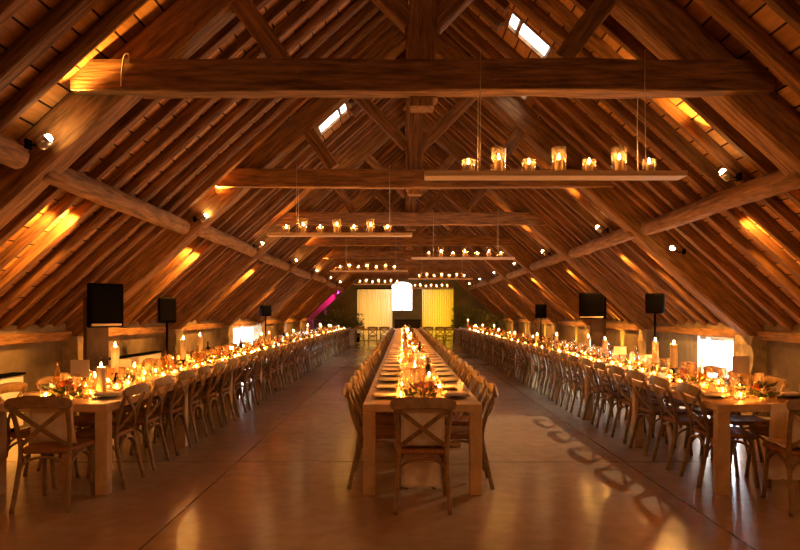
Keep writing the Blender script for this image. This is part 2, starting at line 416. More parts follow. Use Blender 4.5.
for s in (-1, 1):
    for k in range(0, 8):
        y = TR0+TRS*k; mb = MB(); n = 9; rs = []
        for i in range(n+1):
            z = i/n*1.16; j = lambda: R.uniform(-.018, .018)
            a = AX+s*(WX+.01); b = AX+s*(WX-.22)
            rs.append([(a, y-.25, z), (b+j(), y-.25+j(), z), (b+j(), y+.25+j(), z), (a, y+.25, z)][::(1 if s < 0 else -1)])
        mb.loft(rs, True, False)
        tag(mb.build('pier', M['stone']), 'rough stone pier under the %s foot of the %s roof truss' % ('left' if s < 0 else 'right', nth(k) if k >= 0 else 'entrance'), 'pier', 'stone piers', 'structure')
# windows in the side walls: frames, panes
def side_window(name, s, y0, y1, z0, z1, mull=()):
    xo = AX+s*(WX+.2); mb = MB(); f = .05
    X = (xo-.03, xo+.03)
    mb.box(*X, y0, y1, z0, z0+f); mb.box(*X, y0, y1, z1-f, z1); mb.box(*X, y0, y0+f, z0+f, z1-f); mb.box(*X, y1-f, y1, z0+f, z1-f)
    for m_ in mull: mb.box(*X, m_-.03, m_+.03, z0+f, z1-f)
    w = tag(mb.build(name, M['whitepaint']), None, None, None, 'structure')
    pm = MB(); pm.box(xo-.004, xo+.004, y0+f, y1-f, z0+f, z1-f); pm.build('pane', M['pane'], w)
side_window('window_7', 1, 10.75, 12.1, .04, 1.1)
side_window('window_8', -1, 19.4, 23.7, .3, 1.14, (21.5,))
side_window('window_9', -1, 27.5, 28.6, .3, 1.1); side_window('window_10', -1, 31.2, 32, .3, 1.1)
mb = MB()
for i in range(12): mb.box(AX+WX+.02, AX+WX+.07, 12.1+i*2/12+.004, 12.1+(i+1)*2/12-.004, .03, 1.09, .004)
mb.box(AX+WX+.0, AX+WX+.03, 12.2, 14.0, .2, .3); mb.box(AX+WX+.0, AX+WX+.03, 12.2, 14.0, .85, .95)
tag(mb.build('shutter', M['shutter']), 'grey boarded shutter beside the bright opening in the right wall', 'shutter')
mb = MB(); mb.box(AX+WX-.06, AX+WX+.06, 10.7, 14.15, 1.1, 1.14)
tag(mb.build('trim_3', M['whitepaint']), None, None, None, 'structure')
# gables
def gable(name, y, mat, hole=None):
    mb = MB(); d = .3
    if hole is None:
        p = [(-5.6, 0), (5.6, 0), (5.6, zplank(5.6)), (0, zplank(0)), (-5.6, zplank(5.6))]
        vs = [(AX+a, y, z) for a, z in p] + [(AX+a, y-d, z) for a, z in p]
        mb.add(vs, [(0, 1, 2, 3, 4), (9, 8, 7, 6, 5)] + [(i, (i+1) % 5, 5+(i+1) % 5, 5+i) for i in range(5)])
    else:
        cx, hw, z0, zs_, n = hole      # arch: half width, sill, springing
        arch = [(cx+hw*math.cos(a), zs_+hw*.45*math.sin(a)) for a in [PI*i/n for i in range(n+1)]]
        L_, Rr = AX-5.6, AX+5.6; zt = lambda x: zplank(x-AX)
        polys = [[(L_, 0), (cx-hw, 0), (cx-hw, zt(cx-hw)), (L_, zt(L_))], [(cx+hw, 0), (Rr, 0), (Rr, zt(Rr)), (cx+hw, zt(cx+hw))],
                 [(cx-hw, 0), (cx+hw, 0), (cx+hw, z0), (cx-hw, z0)]]
        for i in range(n):
            a, b = arch[i+1], arch[i]
            polys.append([a, b, (b[0], zt(b[0])), (a[0], zt(a[0]))])
        for p in polys:
            k = len(p); vs = [(a, y, z) for a, z in p] + [(a, y+d, z) for a, z in p]
            mb.add(vs, [tuple(range(k)), tuple(range(2*k-1, k-1, -1))] + [(i, (i+1) % k, k+(i+1) % k, k+i) for i in range(k)])
    return tag(mb.build(name, mat), None, None, None, 'structure')
gable('wall_front', Y0, M['plaster'])
GC = (402.-403)/670*38; GHW = .61
gable('wall_back', Y1, M['gable'], (GC, GHW, 1.62, 3.02, 12))
mb = MB(); pts = [(GC-GHW, 0)] ; f = .05
mb.box(GC-GHW, GC+GHW, Y1+.1, Y1+.16, 1.62, 1.62+f); mb.box(GC-GHW, GC-GHW+f, Y1+.1, Y1+.16, 1.67, 3.04); mb.box(GC+GHW-f, GC+GHW, Y1+.1, Y1+.16, 1.67, 3.04)
mb.tube([(GC+(GHW-.02)*math.cos(PI*i/12), Y1+.13, 3.02+(GHW-.02)*.45*math.sin(PI*i/12)) for i in range(13)], .035, 6)
mb.box(GC-.02, GC+.02, Y1+.1, Y1+.16, 1.67, 3.25)
w = tag(mb.build('window_11', M['whitepaint']), 'arched bright window in the far gable wall', 'window', None, 'structure')
pm = MB(); pm.box(GC-GHW+f, GC+GHW-f, Y1+.125, Y1+.132, 1.67, 3.02); pm.build('pane', M['pane'], w)

# ------------------------------------------------------------------ tables
def make_table(name, x0, x1, y0, y1, label, legy=None, group='long banquet tables'):
    t = empty(name, ((x0+x1)/2, y0, 0)); ox, oy = (x0+x1)/2, y0
    mb = MB(); n = max(1, round((y1-y0)/1.98)) if legy is None else 1
    mb.box(x0-ox, x1-ox, 0, y1-oy, .685, .75, .006)
    mb.build('table_top', M['tablewood'], t)
    ys = legy if legy is not None else [y0+.0+i*1.98 for i in range(int((y1-y0-.2)/1.98)+1)] + [y1-.11]
    for yy in ys:
        for xx in (x0, x1-.1):
            b = MB(); b.box(0, .1, 0, .1, 0, .685, .005)
            b.build('leg', M['tablewood'], t, (xx-ox, yy-oy, 0))
    return tag(t, label, 'table', group)
YT0, YT1 = 5.5, 32.1
TX = {'left': (-3.41, -2.43), 'central': (-.33, .65), 'right': (2.59, 3.57)}
for n_, (a, b) in TX.items():
    make_table('banquet_table', a, b, YT0, YT1, {'left': 'long pale wooden banquet table running down the left side', 'central': 'long pale wooden banquet table down the middle of the barn', 'right': 'long pale wooden banquet table running down the right side'}[n_])
for n_, a, b in (('left', -2.42, -.34), ('right', .66, 2.58)):
    make_table('cross_table', a, b, 31.2, 32.1, 'cross table closing the far end of the %s aisle' % n_, [31.2, 31.99])

# ------------------------------------------------------------------ chairs
def arc(p, q, h, n=10, axis=(0, 0, 1)):
    """bent-wood arch from p to q, rising h"""
    p, q, ax_ = Vector(p), Vector(q), Vector(axis)
    return [p.lerp(q, .5-.5*math.cos(PI*i/n)) + ax_*h*math.sin(PI*i/n)**.8 for i in range(n+1)]
def spline(pts, n=5):
    pts = [Vector(p) for p in pts]; P = [2*pts[0]-pts[1]] + pts + [2*pts[-1]-pts[-2]]; out = []
    for i in range(1, len(P)-2):
        for k in range(n):
            t = k/n; a, b, c, d = P[i-1:i+3]
            out.append(.5*((2*b)+(c-a)*t+(2*a-5*b+4*c-d)*t*t+(3*b-a-3*c+d)*t**3))
    return out+[pts[-1]]
def chair_parts(lo=False):
    ns = 5 if lo else 8; k = 2 if lo else 5; P = []
    def add(nm, mb, m): P.append((nm, mb, m))
    # seat: rounded trapezoid
    mb = MB(); out = []
    for (cx, cy, a0) in ((.165, .16, 0), (-.165, .16, 90), (-.14, -.135, 180), (.14, -.135, 270)):
        for q in range(5): a = rad(a0+q*22.5); out.append((cx+.06*math.cos(a), cy+.06*math.sin(a)))
    rs = [[(x*sx, y*sx, z) for x, y in out] for sx, z in ((.94, .425), (1, .435), (1, .455), (.95, .465), (.8, .458))]
    mb.loft(rs, True, True); add('seat', mb, M['seat'])
    for s in (-1, 1):
        mb = MB(); mb.tube(spline([(s*.205, -.275, 0), (s*.19, -.225, .22), (s*.182, -.185, .44), (s*.192, -.218, .62), (s*.207, -.292, .825)], k), .0185, ns); add('back_post', mb, M['chairwood'])
    for s in (-1, 1):
        mb = MB(); mb.tube(spline([(s*.195, .225, 0), (s*.185, .2, .22), (s*.18, .175, .435)], k), .018, ns); add('front_leg', mb, M['chairwood'])
    us = [-1, -.97, -.9, -.7, -.4, -.1, .1, .4, .7, .9, .97, 1]
    mb = MB(); mb.tube([(.243*u, -.285-.03*(1-u*u), .815+.02*(1-u*u)) for u in us], 1, flat=(.043, .0155), up=(0, -1, .3), fs=[.35, .7, .93]+[1]*6+[.93, .7, .35]); add('top_rail', mb, M['chairwood'])
    for s in (-1, 1):
        mb = MB(); mb.tube([Vector((s*.178, -.196, .49)).lerp(Vector((-s*.195, -.28, .79)), i/6) + Vector((0, -.03*math.sin(PI*i/6)-.006*s, 0)) for i in range(7)], 1, flat=(.0165, .006), up=(0, -1, 0)); add('cross_slat', mb, M['chairwood'])
    n = 6 if lo else 10
    for a, b, h in (((-.185, -.21, .27), (.185, -.21, .27), .135), ((-.185, .2, .25), (.185, .2, .25), .15), ((-.187, -.2, .26), (-.185, .195, .26), .145), ((.187, -.2, .26), (.185, .195, .26), .145)):
        mb = MB(); mb.tube(arc(a, b, h, n), .0115, 5 if lo else 7); add('arch_brace', mb, M['chairwood'])
    return P
chair0 = empty('dining_chair')
PARTMESH = [(nm, mb.mesh(nm, m)) for nm, mb, m in chair_parts()]
lo = MB()
for nm, mb, m in chair_parts(True):
    o_ = len(lo.v); lo.v += mb.v; lo.f += [[i+o_ for i in f] for f in mb.f]; lo.sm += mb.sm; lo.mi += [0 if m is M['chairwood'] else 1]*len(mb.f)
LOCHAIR = lo.mesh('dining_chair', [M['chairwood'], M['seat']])
bpy.data.objects.remove(chair0)
def chair(x, y, rz, label, group, near):
    if near:
        c = empty('dining_chair', (x, y, 0), rz)
        for nm, me in PARTMESH: link(nm, me, c)
    else:
        c = link('dining_chair', LOCHAIR, None, (x, y, 0)); c.rotation_euler = (0, 0, rz)
    return tag(c, label, 'chair', group)
ROWS = [('left', 'aisle', -2.37-.272, PI/2, 37), ('left', 'wall', -3.41-.06+.272, -PI/2, 14),
        ('central', 'left', -.47+.272, -PI/2, 37), ('central', 'right', .76-.272, PI/2, 37),
        ('right', 'aisle', 2.54+.272, -PI/2, 37), ('right', 'wall', 3.63-.272, PI/2, 14)]
CHY = lambda i: 5.93+.66*i
for tb, sd, x, rz, n in ROWS:
    for i in range(n):
        if sd == 'wall' and i == 0 and tb == 'left': pass
        y = CHY(i)
        chair(x+R.uniform(-.012, .012), y+R.uniform(-.02, .02), rz+rad(R.uniform(-3, 3)),
              'cross-back wooden chair, %s from the near end on the %s side of the %s table' % (nth(i), sd, tb), 'chairs along the %s table' % tb, y < 15.5)
chair(.15, 5.27, 0, 'cross-back chair at the near head of the central table, draped in cream cloth', 'head chairs', True)
chair(-2.74, 5.3, rad(3), 'cross-back chair at the near head of the left table, cream cushion inside', 'head chairs', True)
chair(3.1, 5.2, rad(-6), 'cross-back chair at the near head of the right table, cut by frame edge', 'head chairs', True)
for n_, xs in (('left', (-2.0, -1.4, -.85)), ('right', (1.15, 1.7, 2.15))):
    for i, x in enumerate(xs):
        chair(x, 31.0, R.uniform(-.05, .05), 'dark chair silhouette at the %s cross table, %s from the left' % (n_, nth(i)), 'chairs at the cross tables', False)

# cloth on chairs
def throw(name, x, y, rz, label, path, w0, w1, cat):
    mb = MB(); n = 8; top = []; pts = spline(path, 4)
    for i, p in enumerate(pts):
        t = i/(len(pts)-1); w_ = w0+(w1-w0)*t
        top.append([(w_*(k/n-.5), p[1]+.006*math.sin(k*1.9+t*9), p[2]+.004*math.sin(k*2.3+i)) for k in range(n+1)])
    vs = [v for r in top for v in r]; m = n+1
    mb.add(vs, [(i*m+k, i*m+k+1, (i+1)*m+k+1, (i+1)*m+k) for i in range(len(top)-1) for k in range(n)], True)
    o = mb.build(name, M['cloth'], None, (x, y, 0)); o.rotation_euler = (0, 0, rz)
    md = o.modifiers.new('s', 'SOLIDIFY'); md.thickness = .012; md.offset = 0
    return tag(o, label, cat)
throw('chair_throw', .15, 5.27, 0, 'cream cloth draped over the head chair of the central table', [(0, -.2, .82), (0, -.165, .66), (0, -.13, .5), (0, -.05, .474), (0, .1, .474), (0, .215, .47), (0, .245, .4), (0, .238, .22), (0, .228, .07)], .33, .34, 'cloth')
throw('chair_throw', 3.1, 5.2, rad(-6), 'cream cloth hanging over the head chair of the right table', [(0, -.2, .82), (0, -.165, .66), (0, -.13, .5), (0, -.05, .474), (0, .1, .474), (0, .215, .47), (0, .245, .4), (0, .238, .22), (0, .228, .15)], .34, .36, 'cloth')
def cushion(x, y, z, rz, tilt, w, h, label):
    mb = MB(); n = 10; rows = []
    for sgn in (1, -1):
        vs = []
        for i in range(n+1):
            for j in range(n+1):
                u, v = i/n*2-1, j/n*2-1
                pin = 1-.08*(u*u*(1-v*v)+v*v*(1-u*u))
                th = .055*((1-u**4)*(1-v**4))**.5
                vs.append((u*w/2*pin, sgn*th, v*h/2*pin))
        m = n+1
        fs = [(i*m+j, i*m+j+1, (i+1)*m+j+1, (i+1)*m+j) for i in range(n) for j in range(n)]
        if sgn < 0: fs = [f[::-1] for f in fs]
        mb.add(vs, fs, True)
    o = mb.build('cushion', M['cloth'], None, (x, y, z)); o.rotation_euler = (tilt, 0, rz)
    return tag(o, label, 'cushion')
cushion(-2.735, 5.215, .655, rad(3), rad(10), .36, .36, 'cream cushion leaning on the head chair of the left table')
cushion(.555, CHY(1), .655, PI/2, rad(8), .36, .36, 'cream cushion on the second right-hand chair of the central table')
# hanging cloth at the near end of the right table
mb = MB(); n = 24; rows = []
for i in range(9):
    z = .752-.0*i if i == 0 else .752-(i-1)/7*.5
    rows.append([(3.02+.56*k/n-.04*(i/8)*(1-k/n), (YT0+.06 if i == 0 else YT0-.012-.018*math.sin(k*1.7)*(i/8)), z) for k in range(n+1)])
m = n+1; mb.add([v for r in rows for v in r], [(i*m+k, i*m+k+1, (i+1)*m+k+1, (i+1)*m+k) for i in range(8) for k in range(n)], True)
o = mb.build('table_runner', M['cloth']); md = o.modifiers.new('s', 'SOLIDIFY'); md.thickness = .004; md.offset = 0
tag(o, 'cream cloth hanging off the near end of the right table', 'cloth')

# ------------------------------------------------------------------ table ware prototypes (meshes)
def lathe_mesh(name, prof, mat, n=14, cap=False):
    mb = MB(); mb.lathe(prof, n, cap=cap); return mb.mesh(name, mat)
ME = {}
ME['plate'] = lathe_mesh('plate', [(.001, .006), (.085, .006), (.135, .018), (.137, .021), (.085, .011), (.001, .011)], M['darkplate'], 20)
mb = MB(); mb.box(-.06, .06, -.11, .11, .0, .026, .008); ME['napkin'] = mb.mesh('napkin', M['napkin'])
ME['wine_glass'] = lathe_mesh('wine_glass', [(.001, .002), (.034, .002), (.034, .004), (.006, .01), (.0042, .05), (.0042, .085), (.012, .095), (.032, .118), (.038, .15), (.036, .18), (.031, .212), (.030, .212), (.035, .18), (.037, .15), (.031, .12), (.001, .1)], M['glass'], 12)
ME['water_glass'] = lathe_mesh('water_glass', [(.001, .002), (.028, .002), (.036, .1), (.0345, .1), (.0265, .01), (.001, .01)], M['glass'], 12)
ME['votive_holder'] = lathe_mesh('votive_holder', [(.001, .002), (.034, .002), (.042, .04), (.041, .09), (.039, .09), (.04, .04), (.032, .008), (.001, .008)], M['amberglass'], 12)
ME['tealight'] = lathe_mesh('tealight', [(.001, 0), (.022, 0), (.022, .022), (.001, .021)], M['wax'], 10)
ME['flame'] = lathe_mesh('flame', [(.001, 0), (.007, .009), (.0085, .017), (.005, .032), (.0012, .046)], M['flame'], 6)
ME['flame_small'] = lathe_mesh('flame', [(.001, 0), (.006, .007), (.0075, .013), (.0045, .025), (.001, .034)], M['votive_flame'], 6)
ME['flame_jar'] = lathe_mesh('flame', [(.001, 0), (.007, .009), (.0085, .017), (.005, .032), (.0012, .046)], M['shelf_flame'], 6)
ME['wick'] = lathe_mesh('wick', [(.0015, 0), (.0015, .012)], M['black'], 5)
for h in (12, 15, 20, 26): ME['candle%d' % h] = lathe_mesh('candle_body', [(.001, 0), (.037, 0), (.0385, .004), (.0385, h/100-.006), (.034, h/100), (.026, h/100-.006), (.001, h/100-.01)], M['wax'], 14)
ME['holder'] = lathe_mesh('candle_holder', [(.001, 0), (.05, 0), (.05, .006), (.012, .014), (.009, .04), (.015, .07), (.009, .1), (.012, .13), (.045, .142), (.045, .15), (.001, .148)], M['black'], 12)
ME['bottle_body'] = lathe_mesh('bottle_body', [(.001, 0), (.037, 0), (.038, .004), (.038, .18), (.034, .2), (.015, .235), (.0142, .295), (.016, .297), (.016, .305), (.001, .305)], M['bottle'], 14)
ME['bottle_clear'] = lathe_mesh('bottle_body', [(.001, 0), (.042, 0), (.044, .005), (.043, .1), (.034, .18), (.015, .25), (.0142, .295), (.016, .297), (.016, .305), (.013, .305), (.012, .25), (.03, .18), (.039, .1), (.001, .01)], M['bottleglass'], 14)
ME['bottle_label'] = lathe_mesh('bottle_label', [(.0385, .05), (.0385, .135)], M['paper'], 14)
ME['bottle_foil'] = lathe_mesh('bottle_foil', [(.0155, .24), (.0155, .29), (.017, .292), (.017, .308), (.001, .309)], M['darkplate'], 10)
mb = MB(); mb.box(-.006, .006, -.1, .02, 0, .003, 0); mb.box(-.011, .011, .02, .09, 0, .003, 0); ME['knife'] = mb.mesh('knife', M['steel'])
mb = MB()
for k in range(4): mb.box(-.01+k*.006, -.0075+k*.006, .05, .1, 0, .003)
mb.box(-.011, .012, .03, .05, 0, .003); mb.box(-.003, .004, -.09, .03, 0, .003); ME['fork'] = mb.mesh('fork', M['steel'])
def bloom_mesh(mat, r=.045):
    mb = MB(); rr = random.Random(3)
    mb.lathe([(.001, -.02), (r*.5, -.012), (r*.55, .01), (r*.3, .03), (.001, .034)], 8)
    for ring, (n, ro, z, tl) in enumerate(((5, r*.55, .012, .9), (7, r*.95, .0, .45))):
        for k in range(n):
            a = 2*PI*k/n+ring*.4; ca, sa = math.cos(a), math.sin(a); w = r*.5
            p = [(ro*.35, -w*.5, -.012), (ro*.35, w*.5, -.012), (ro, w*.75, z+tl*.02), (ro*1.15, 0, z+tl*.03), (ro, -w*.75, z+tl*.02)]
            mb.add([(x*ca-y*sa, x*sa+y*ca, q) for x, y, q in p], [(0, 1, 2, 3, 4)], True)
    return mb.mesh('bloom', mat)
BLOOMS = [bloom_mesh(M[k]) for k in ('petal_cream', 'petal_pink', 'petal_orange', 'petal_pink', 'petal_cream', 'petal_red')]
def foliage_mesh(n, rx, ry, rz, size, seed, mat=None, stems=True):
    mb = MB(); rr = random.Random(seed)
    for i in range(n):
        u, v, w_ = [max(-.95, min(.95, rr.gauss(0, .45))) for _ in 'abc']; w_ = abs(w_)
        p = Vector((u*rx, v*ry, min(w_, 1.1)*rz)); d = Vector((u, v, .2+rr.uniform(-.3, .7))).normalized()
        sd = d.cross(Vector((rr.uniform(-1, 1), rr.uniform(-1, 1), rr.uniform(-1, 1)))).normalized(); up_ = sd.cross(d); L_ = size*rr.uniform(.6, 1.3)
        mb.add([p, p+d*L_*.4+sd*L_*.22+up_*L_*.06, p+d*L_, p+d*L_*.4-sd*L_*.22+up_*L_*.06], [(0, 1, 2), (0, 2, 3)], False)
    return mb.mesh('foliage', mat or M['leaf'])
FOL = [foliage_mesh(110, .14, .2, .1, .065, s) for s in (1, 2, 3)]

# ------------------------------------------------------------------ lay the tables
ZT = .75
TC = {k: (a+b)/2 for k, (a, b) in TX.items()}
def put(name, me, x, y, z, rz, label, cat, group, kids=()):
    o = link(name, me, None, (x, y, z)); o.rotation_euler = (0, 0, rz)
    for nm, m2, dz in kids: link(nm, m2, o, (0, 0, dz))
    return tag(o, label, cat, group)
far_glass = MB()
SETN = {'left': 39, 'central': 39, 'right': 39}
for tb in ('left', 'central', 'right'):
    a, b = TX[tb]; xc = TC[tb]
    for sd, sg in (('left', -1), ('right', 1)):
        xe = a if sg < 0 else b
        for i in range(SETN[tb]):
            y = CHY(i) if i < 37 else CHY(i)-.02
            where = '%s setting from near end, %s side of %s table' % (nth(i), sd, tb)
            xp = xe - sg*.185
            put('plate', ME['plate'], xp, y, ZT, 0, 'dark plate at the '+where, 'plate', 'plates on the %s table' % tb)
            put('napkin', ME['napkin'], xp+sg*.01, y+R.uniform(-.02, .02), ZT+.022, rad(90+R.uniform(-12, 12)), 'folded pale napkin at the '+where, 'napkin', 'napkins on the %s table' % tb)
            if i < 5:
                put('fork', ME['fork'], xp, y-.165*sg, ZT, rad(90*sg), 'steel fork at the '+where, 'fork', 'forks'); put('knife', ME['knife'], xp, y+.165*sg, ZT, rad(90*sg), 'steel knife at the '+where, 'knife', 'knives')
            gx, gy = xe-sg*(.37+R.uniform(-.015, .015)), y+.1+R.uniform(-.03, .03)
            g2x, g2y = xe-sg*(.345+R.uniform(-.015, .015)), y-.08+R.uniform(-.03, .03)
            if i < 36:
                put('wine_glass', ME['wine_glass'], gx, gy, ZT, 0, 'stemmed wine glass at the '+where, 'wine glass', 'wine glasses on the tables')
            if i < 14: put('wine_glass', ME['wine_glass'], xe-sg*(.44+R.uniform(-.02, .02)), y+R.uniform(-.04, .04), ZT, 0, 'inner stemmed glass at the '+where, 'wine glass', 'inner wine glasses on the tables')
            if i < 22: put('water_glass', ME['water_glass'], g2x, g2y, ZT, 0, 'short tumbler at the '+where, 'glass', 'tumblers on the tables')
            elif i % 2 == 0:
                far_glass.lathe([(.028, .002), (.036, .1), (.0345, .1), (.0265, .01)], 8, (g2x, g2y, ZT))
tag(far_glass.build('distant_glasses', M['glass']), 'clear tumblers massed along the far half of the three tables', 'glasses', None, 'stuff')

def candle(h, x, y, z, label, group, holder=False, flame=True):
    o = empty('pillar_candle', (x, y, z)); dz = .15 if holder else 0
    if holder: link('candle_holder', ME['holder'], o)
    link('candle_body', ME['candle%d' % h], o, (0, 0, dz)); k = link('wick', ME['wick'], o, (0, 0, dz+h/100-.01)); link('flame', ME['flame'], k, (0, 0, .008))
    return tag(o, label, 'candle', group)
def votive(x, y, z, label, group):
    o = put('votive_holder', ME['votive_holder'], x, y, z, 0, label, 'votive', group)
    t_ = link('tealight', ME['tealight'], o, (0, 0, .009)); link('flame', ME['flame_small'], t_, (0, 0, .024))
    return o
def bottle(x, y, label, group, clear):
    o = empty('clear_bottle' if clear else 'wine_bottle', (x, y, ZT))
    link('bottle_body', ME['bottle_clear' if clear else 'bottle_body'], o)
    if not clear: link('bottle_label', ME['bottle_label'], o); link('bottle_foil', ME['bottle_foil'], o)
    o.rotation_euler = (0, 0, R.uniform(0, 6))
    return tag(o, label, 'bottle', group)
def flowers(x, y, label, group):
    o = empty('flower_arrangement', (x, y, ZT)); k = R.randrange(3)
    link('foliage', FOL[k], o, (0, 0, .01))
    for q in range(7):
        bl = link('bloom', R.choice(BLOOMS), o, (R.uniform(-.09, .09), R.uniform(-.15, .15), R.uniform(.06, .13)))
        bl.rotation_euler = (R.uniform(-.6, .6), R.uniform(-.6, .6), R.uniform(0, 6)); sc_ = R.uniform(.7, 1.15); bl.scale = (sc_,)*3
    return tag(o, label, 'flowers', group)
def card(x, y, z, w, h, rz, label):
    o = empty('table_card', (x, y, ZT), rz)
    mb = MB(); mb.box(-w/2, w/2, -.002, .002, z-ZT, z-ZT+h); mb.build('card', M['paper'], o)
    mb = MB(); mb.box(-.03, .03, -.025, .025, 0, .012, .003); mb.tube([(0, 0, .01), (0, .004, z-ZT+.02)], .003, 6); mb.build('stand', M['black'], o)
    return tag(o, label, 'card', 'table cards')
for tb in ('left', 'central', 'right'):
    xc = TC[tb]; on = ' along the %s table' % tb
    occupied = {'left': [5.95, 6.2, 6.3], 'central': [8.9], 'right': [6.0]}[tb]
    y = YT0+.38; ip = iv = ib = ifl = 0
    q = 0
    while y < YT1-.3:
        slot = q % 6
        dx = R.uniform(-.05, .05)
        if slot in (1, 4):
            h = R.choice((12, 15, 20, 26) if tb != 'central' else (12, 12, 15)); hold = (R.random() < .4) and tb != 'central'
            candle(h, xc+dx+(.05 if slot == 1 else -.06), y, ZT, 'lit pillar candle, %s from the near end' % nth(ip)+on, 'pillar candles', hold); ip += 1
        elif slot in (0, 3):
            flowers(xc+dx, y, 'flower arrangement with leaves, %s from the near end' % nth(ifl)+on, 'flower arrangements'); ifl += 1
        if slot in (2, 5):
            cl = R.random() < .45
            bottle(xc+.1*R.choice((-1, 1))+dx*.3, y, ('clear glass bottle' if cl else 'dark wine bottle') + ', %s bottle from the near end' % nth(ib)+on, 'bottles on the tables', cl); ib += 1
        for vs_ in (-1, 1):
            if y > 13 and (q+vs_) % 2 == 0: continue
            votive(xc+vs_*(.16+R.uniform(-.05, .04)), y+.1*vs_+R.uniform(-.05, .05), ZT, 'glass votive with lit tealight, %s on the %s flank' % (nth(iv//2), 'left' if vs_ < 0 else 'right')+on, 'votives on the tables'); iv += 1
        y += .41 if y < 15 else .55
        q += 1
candle(26, -2.74, 6.08, ZT, 'tall white candle in front of the white card, near end of the left table', 'pillar candles')
candle(26, -2.9, 6.75, ZT, 'tall lit candle right behind the white card on the left table', 'pillar candles', True)
bottle(-3.12, 6.05, 'tall clear bottle near the front of the left table', 'bottles on the tables', True)
candle(26, 2.95, 7.3, ZT, 'tall lit candle left of the bright opening on the right table', 'pillar candles', True)
candle(26, 3.05, 8.1, ZT, 'tall lit candle before the grey shutter on the right table', 'pillar candles', True)
candle(26, -2.82, 8.6, ZT, 'tall candle on a holder standing out against the left wall', 'pillar candles', True)
card(-2.86, 5.93, .935, .165, .15, 0, 'white square card on a stand near the front of the left table')
card(-2.95, 7.1, .92, .14, .09, 0, 'small white card beside the dark bottle on the left table')
card(.24, 8.75, .78, .19, .2, 0, 'white card standing in the middle of the central table')
card(3.05, 6.05, .95, .15, .16, rad(-6), 'white card on a stand near the front of the right table')
card(2.98, 9.2, .93, .17, .11, rad(-6), 'white card halfway along the right table before the grey shutter')

# ------------------------------------------------------------------ hanging shelves with candle jars
for h in (21, 11): 
    r_ = .062 if h == 21 else .058
    ME['jar%d' % h] = lathe_mesh('candle_jar', [(.001, .002), (r_, .002), (r_, h/100), (r_-.004, h/100), (r_-.004, .008), (.001, .008)], M['jarglass'], 16)
ME['shelfc10'] = lathe_mesh('candle_body', [(.001, 0), (.035, 0), (.035, .1), (.001, .096)], M['wax'], 12)
ME['shelfc7'] = lathe_mesh('candle_body', [(.001, 0), (.033, 0), (.033, .065), (.001, .061)], M['wax'], 12)
for k in range(7):
    y = TR0+TRS*k - .2 if k < 7 else 0
    rgt = (k % 2 == 0); side = 'right' if rgt else 'left'
    xa, xb = (.18, 2.33) if rgt else (-1.98, .13)
    zs = 2.665
    o = empty('candle_shelf', ((xa+xb)/2, y, zs)); W = xb-xa
    mb = MB(); mb.box(-W/2, W/2, -.1, .1, -.042, .0, .004); mb.build('board', M['shelf'], o)
    for sx in (-1, 1):
        rx = -.62 if sx < 0 else .73
        for yy in (-.095, .095):
            mb = MB(); mb.tube([(rx+.004*sx, yy, -.03), (rx, yy, .4), (rx, -.082 if yy < 0 else .082, .72), (rx, -.082 if yy < 0 else .082, 1.0)], .004, 5); mb.build('rope', M['rope'], o)
    tag(o, 'hanging board with candle jars on the %s, %s from the near end' % (side, nth(k)), 'shelf', 'hanging candle shelves')
    seq = [11, 21, 11, 21, 11, 21, 11]
    for j, h in enumerate(seq):
        x = xa + W*(.17+.7*j/6 if rgt else .13+.7*j/6)
        w = '%s from the left on the %s hanging shelf' % (nth(j), nth(k))
        put('candle_jar', ME['jar%d' % h], x, y, zs, 0, ('tall' if h == 21 else 'short')+' clear glass jar, '+w, 'jar', 'glass candle jars')
        c = empty('pillar_candle', (x, y, zs+.009)); b_ = link('candle_body', ME['shelfc10' if h == 21 else 'shelfc7'], c); hh = .1 if h == 21 else .065
        wk = link('wick', ME['wick'], c, (0, 0, hh-.005)); link('flame', ME['flame_jar'], wk, (0, 0, .008))
        tag(c, 'lit candle inside the jar '+w, 'candle', 'candles in jars')

# ------------------------------------------------------------------ lamps in the roof
def light(kind, loc, energy, col, **kw):
    d = bpy.data.lights.new(kind.lower()+'_light', kind); d.energy = energy; d.color = col
    for k, v in kw.items(): setattr(d, k, v)
    o = bpy.data.objects.new(kind.lower()+'_light', d); COL.objects.link(o); o.location = loc; return o
def aim(o, d): o.rotation_euler = Vector(d).to_track_quat('-Z', 'Y').to_euler()
AMB = (1, .42, .07); WARM = (1, .45, .15)
def spot_fixture(loc, d, label, bulb=True, mat='bulb'):
    o = empty('spotlight', loc); d = Vector(d).normalized(); q = d.to_track_quat('Z', 'Y')
    mb = MB(); mb.lathe([(.001, -.1), (.03, -.1), (.042, -.08), (.045, .0), (.049, .0), (.049, -.085), (.035, -.105), (.001, -.105)], 14)
    c = mb.build('can', M['silver'], o); c.rotation_mode = 'QUATERNION'; c.rotation_quaternion = q
    mb = MB(); mb.lathe([(.001, -.03), (.03, -.02), (.034, .0), (.024, .022), (.001, .03)], 12)
    c = mb.build('bulb', M[mat] if bulb else M['screen'], o); c.rotation_mode = 'QUATERNION'; c.rotation_quaternion = q
    mb = MB(); sx = 1 if loc[0] > 0 else -1; mb.tube([(0, 0, -.03), (sx*.1, 0, -.06), (sx*.17, 0, -.05)], .008, 6); mb.box(sx*.165-.012, sx*.165+.012, -.04, .04, -.09, -.01, .004); mb.build('bracket', M['black'], o)
    return tag(o, label, 'spotlight', 'roof spotlights')
def gapy(y):
    return Y0+.35+.435*(round((y-Y0-.35)/.435-.5)+.5)
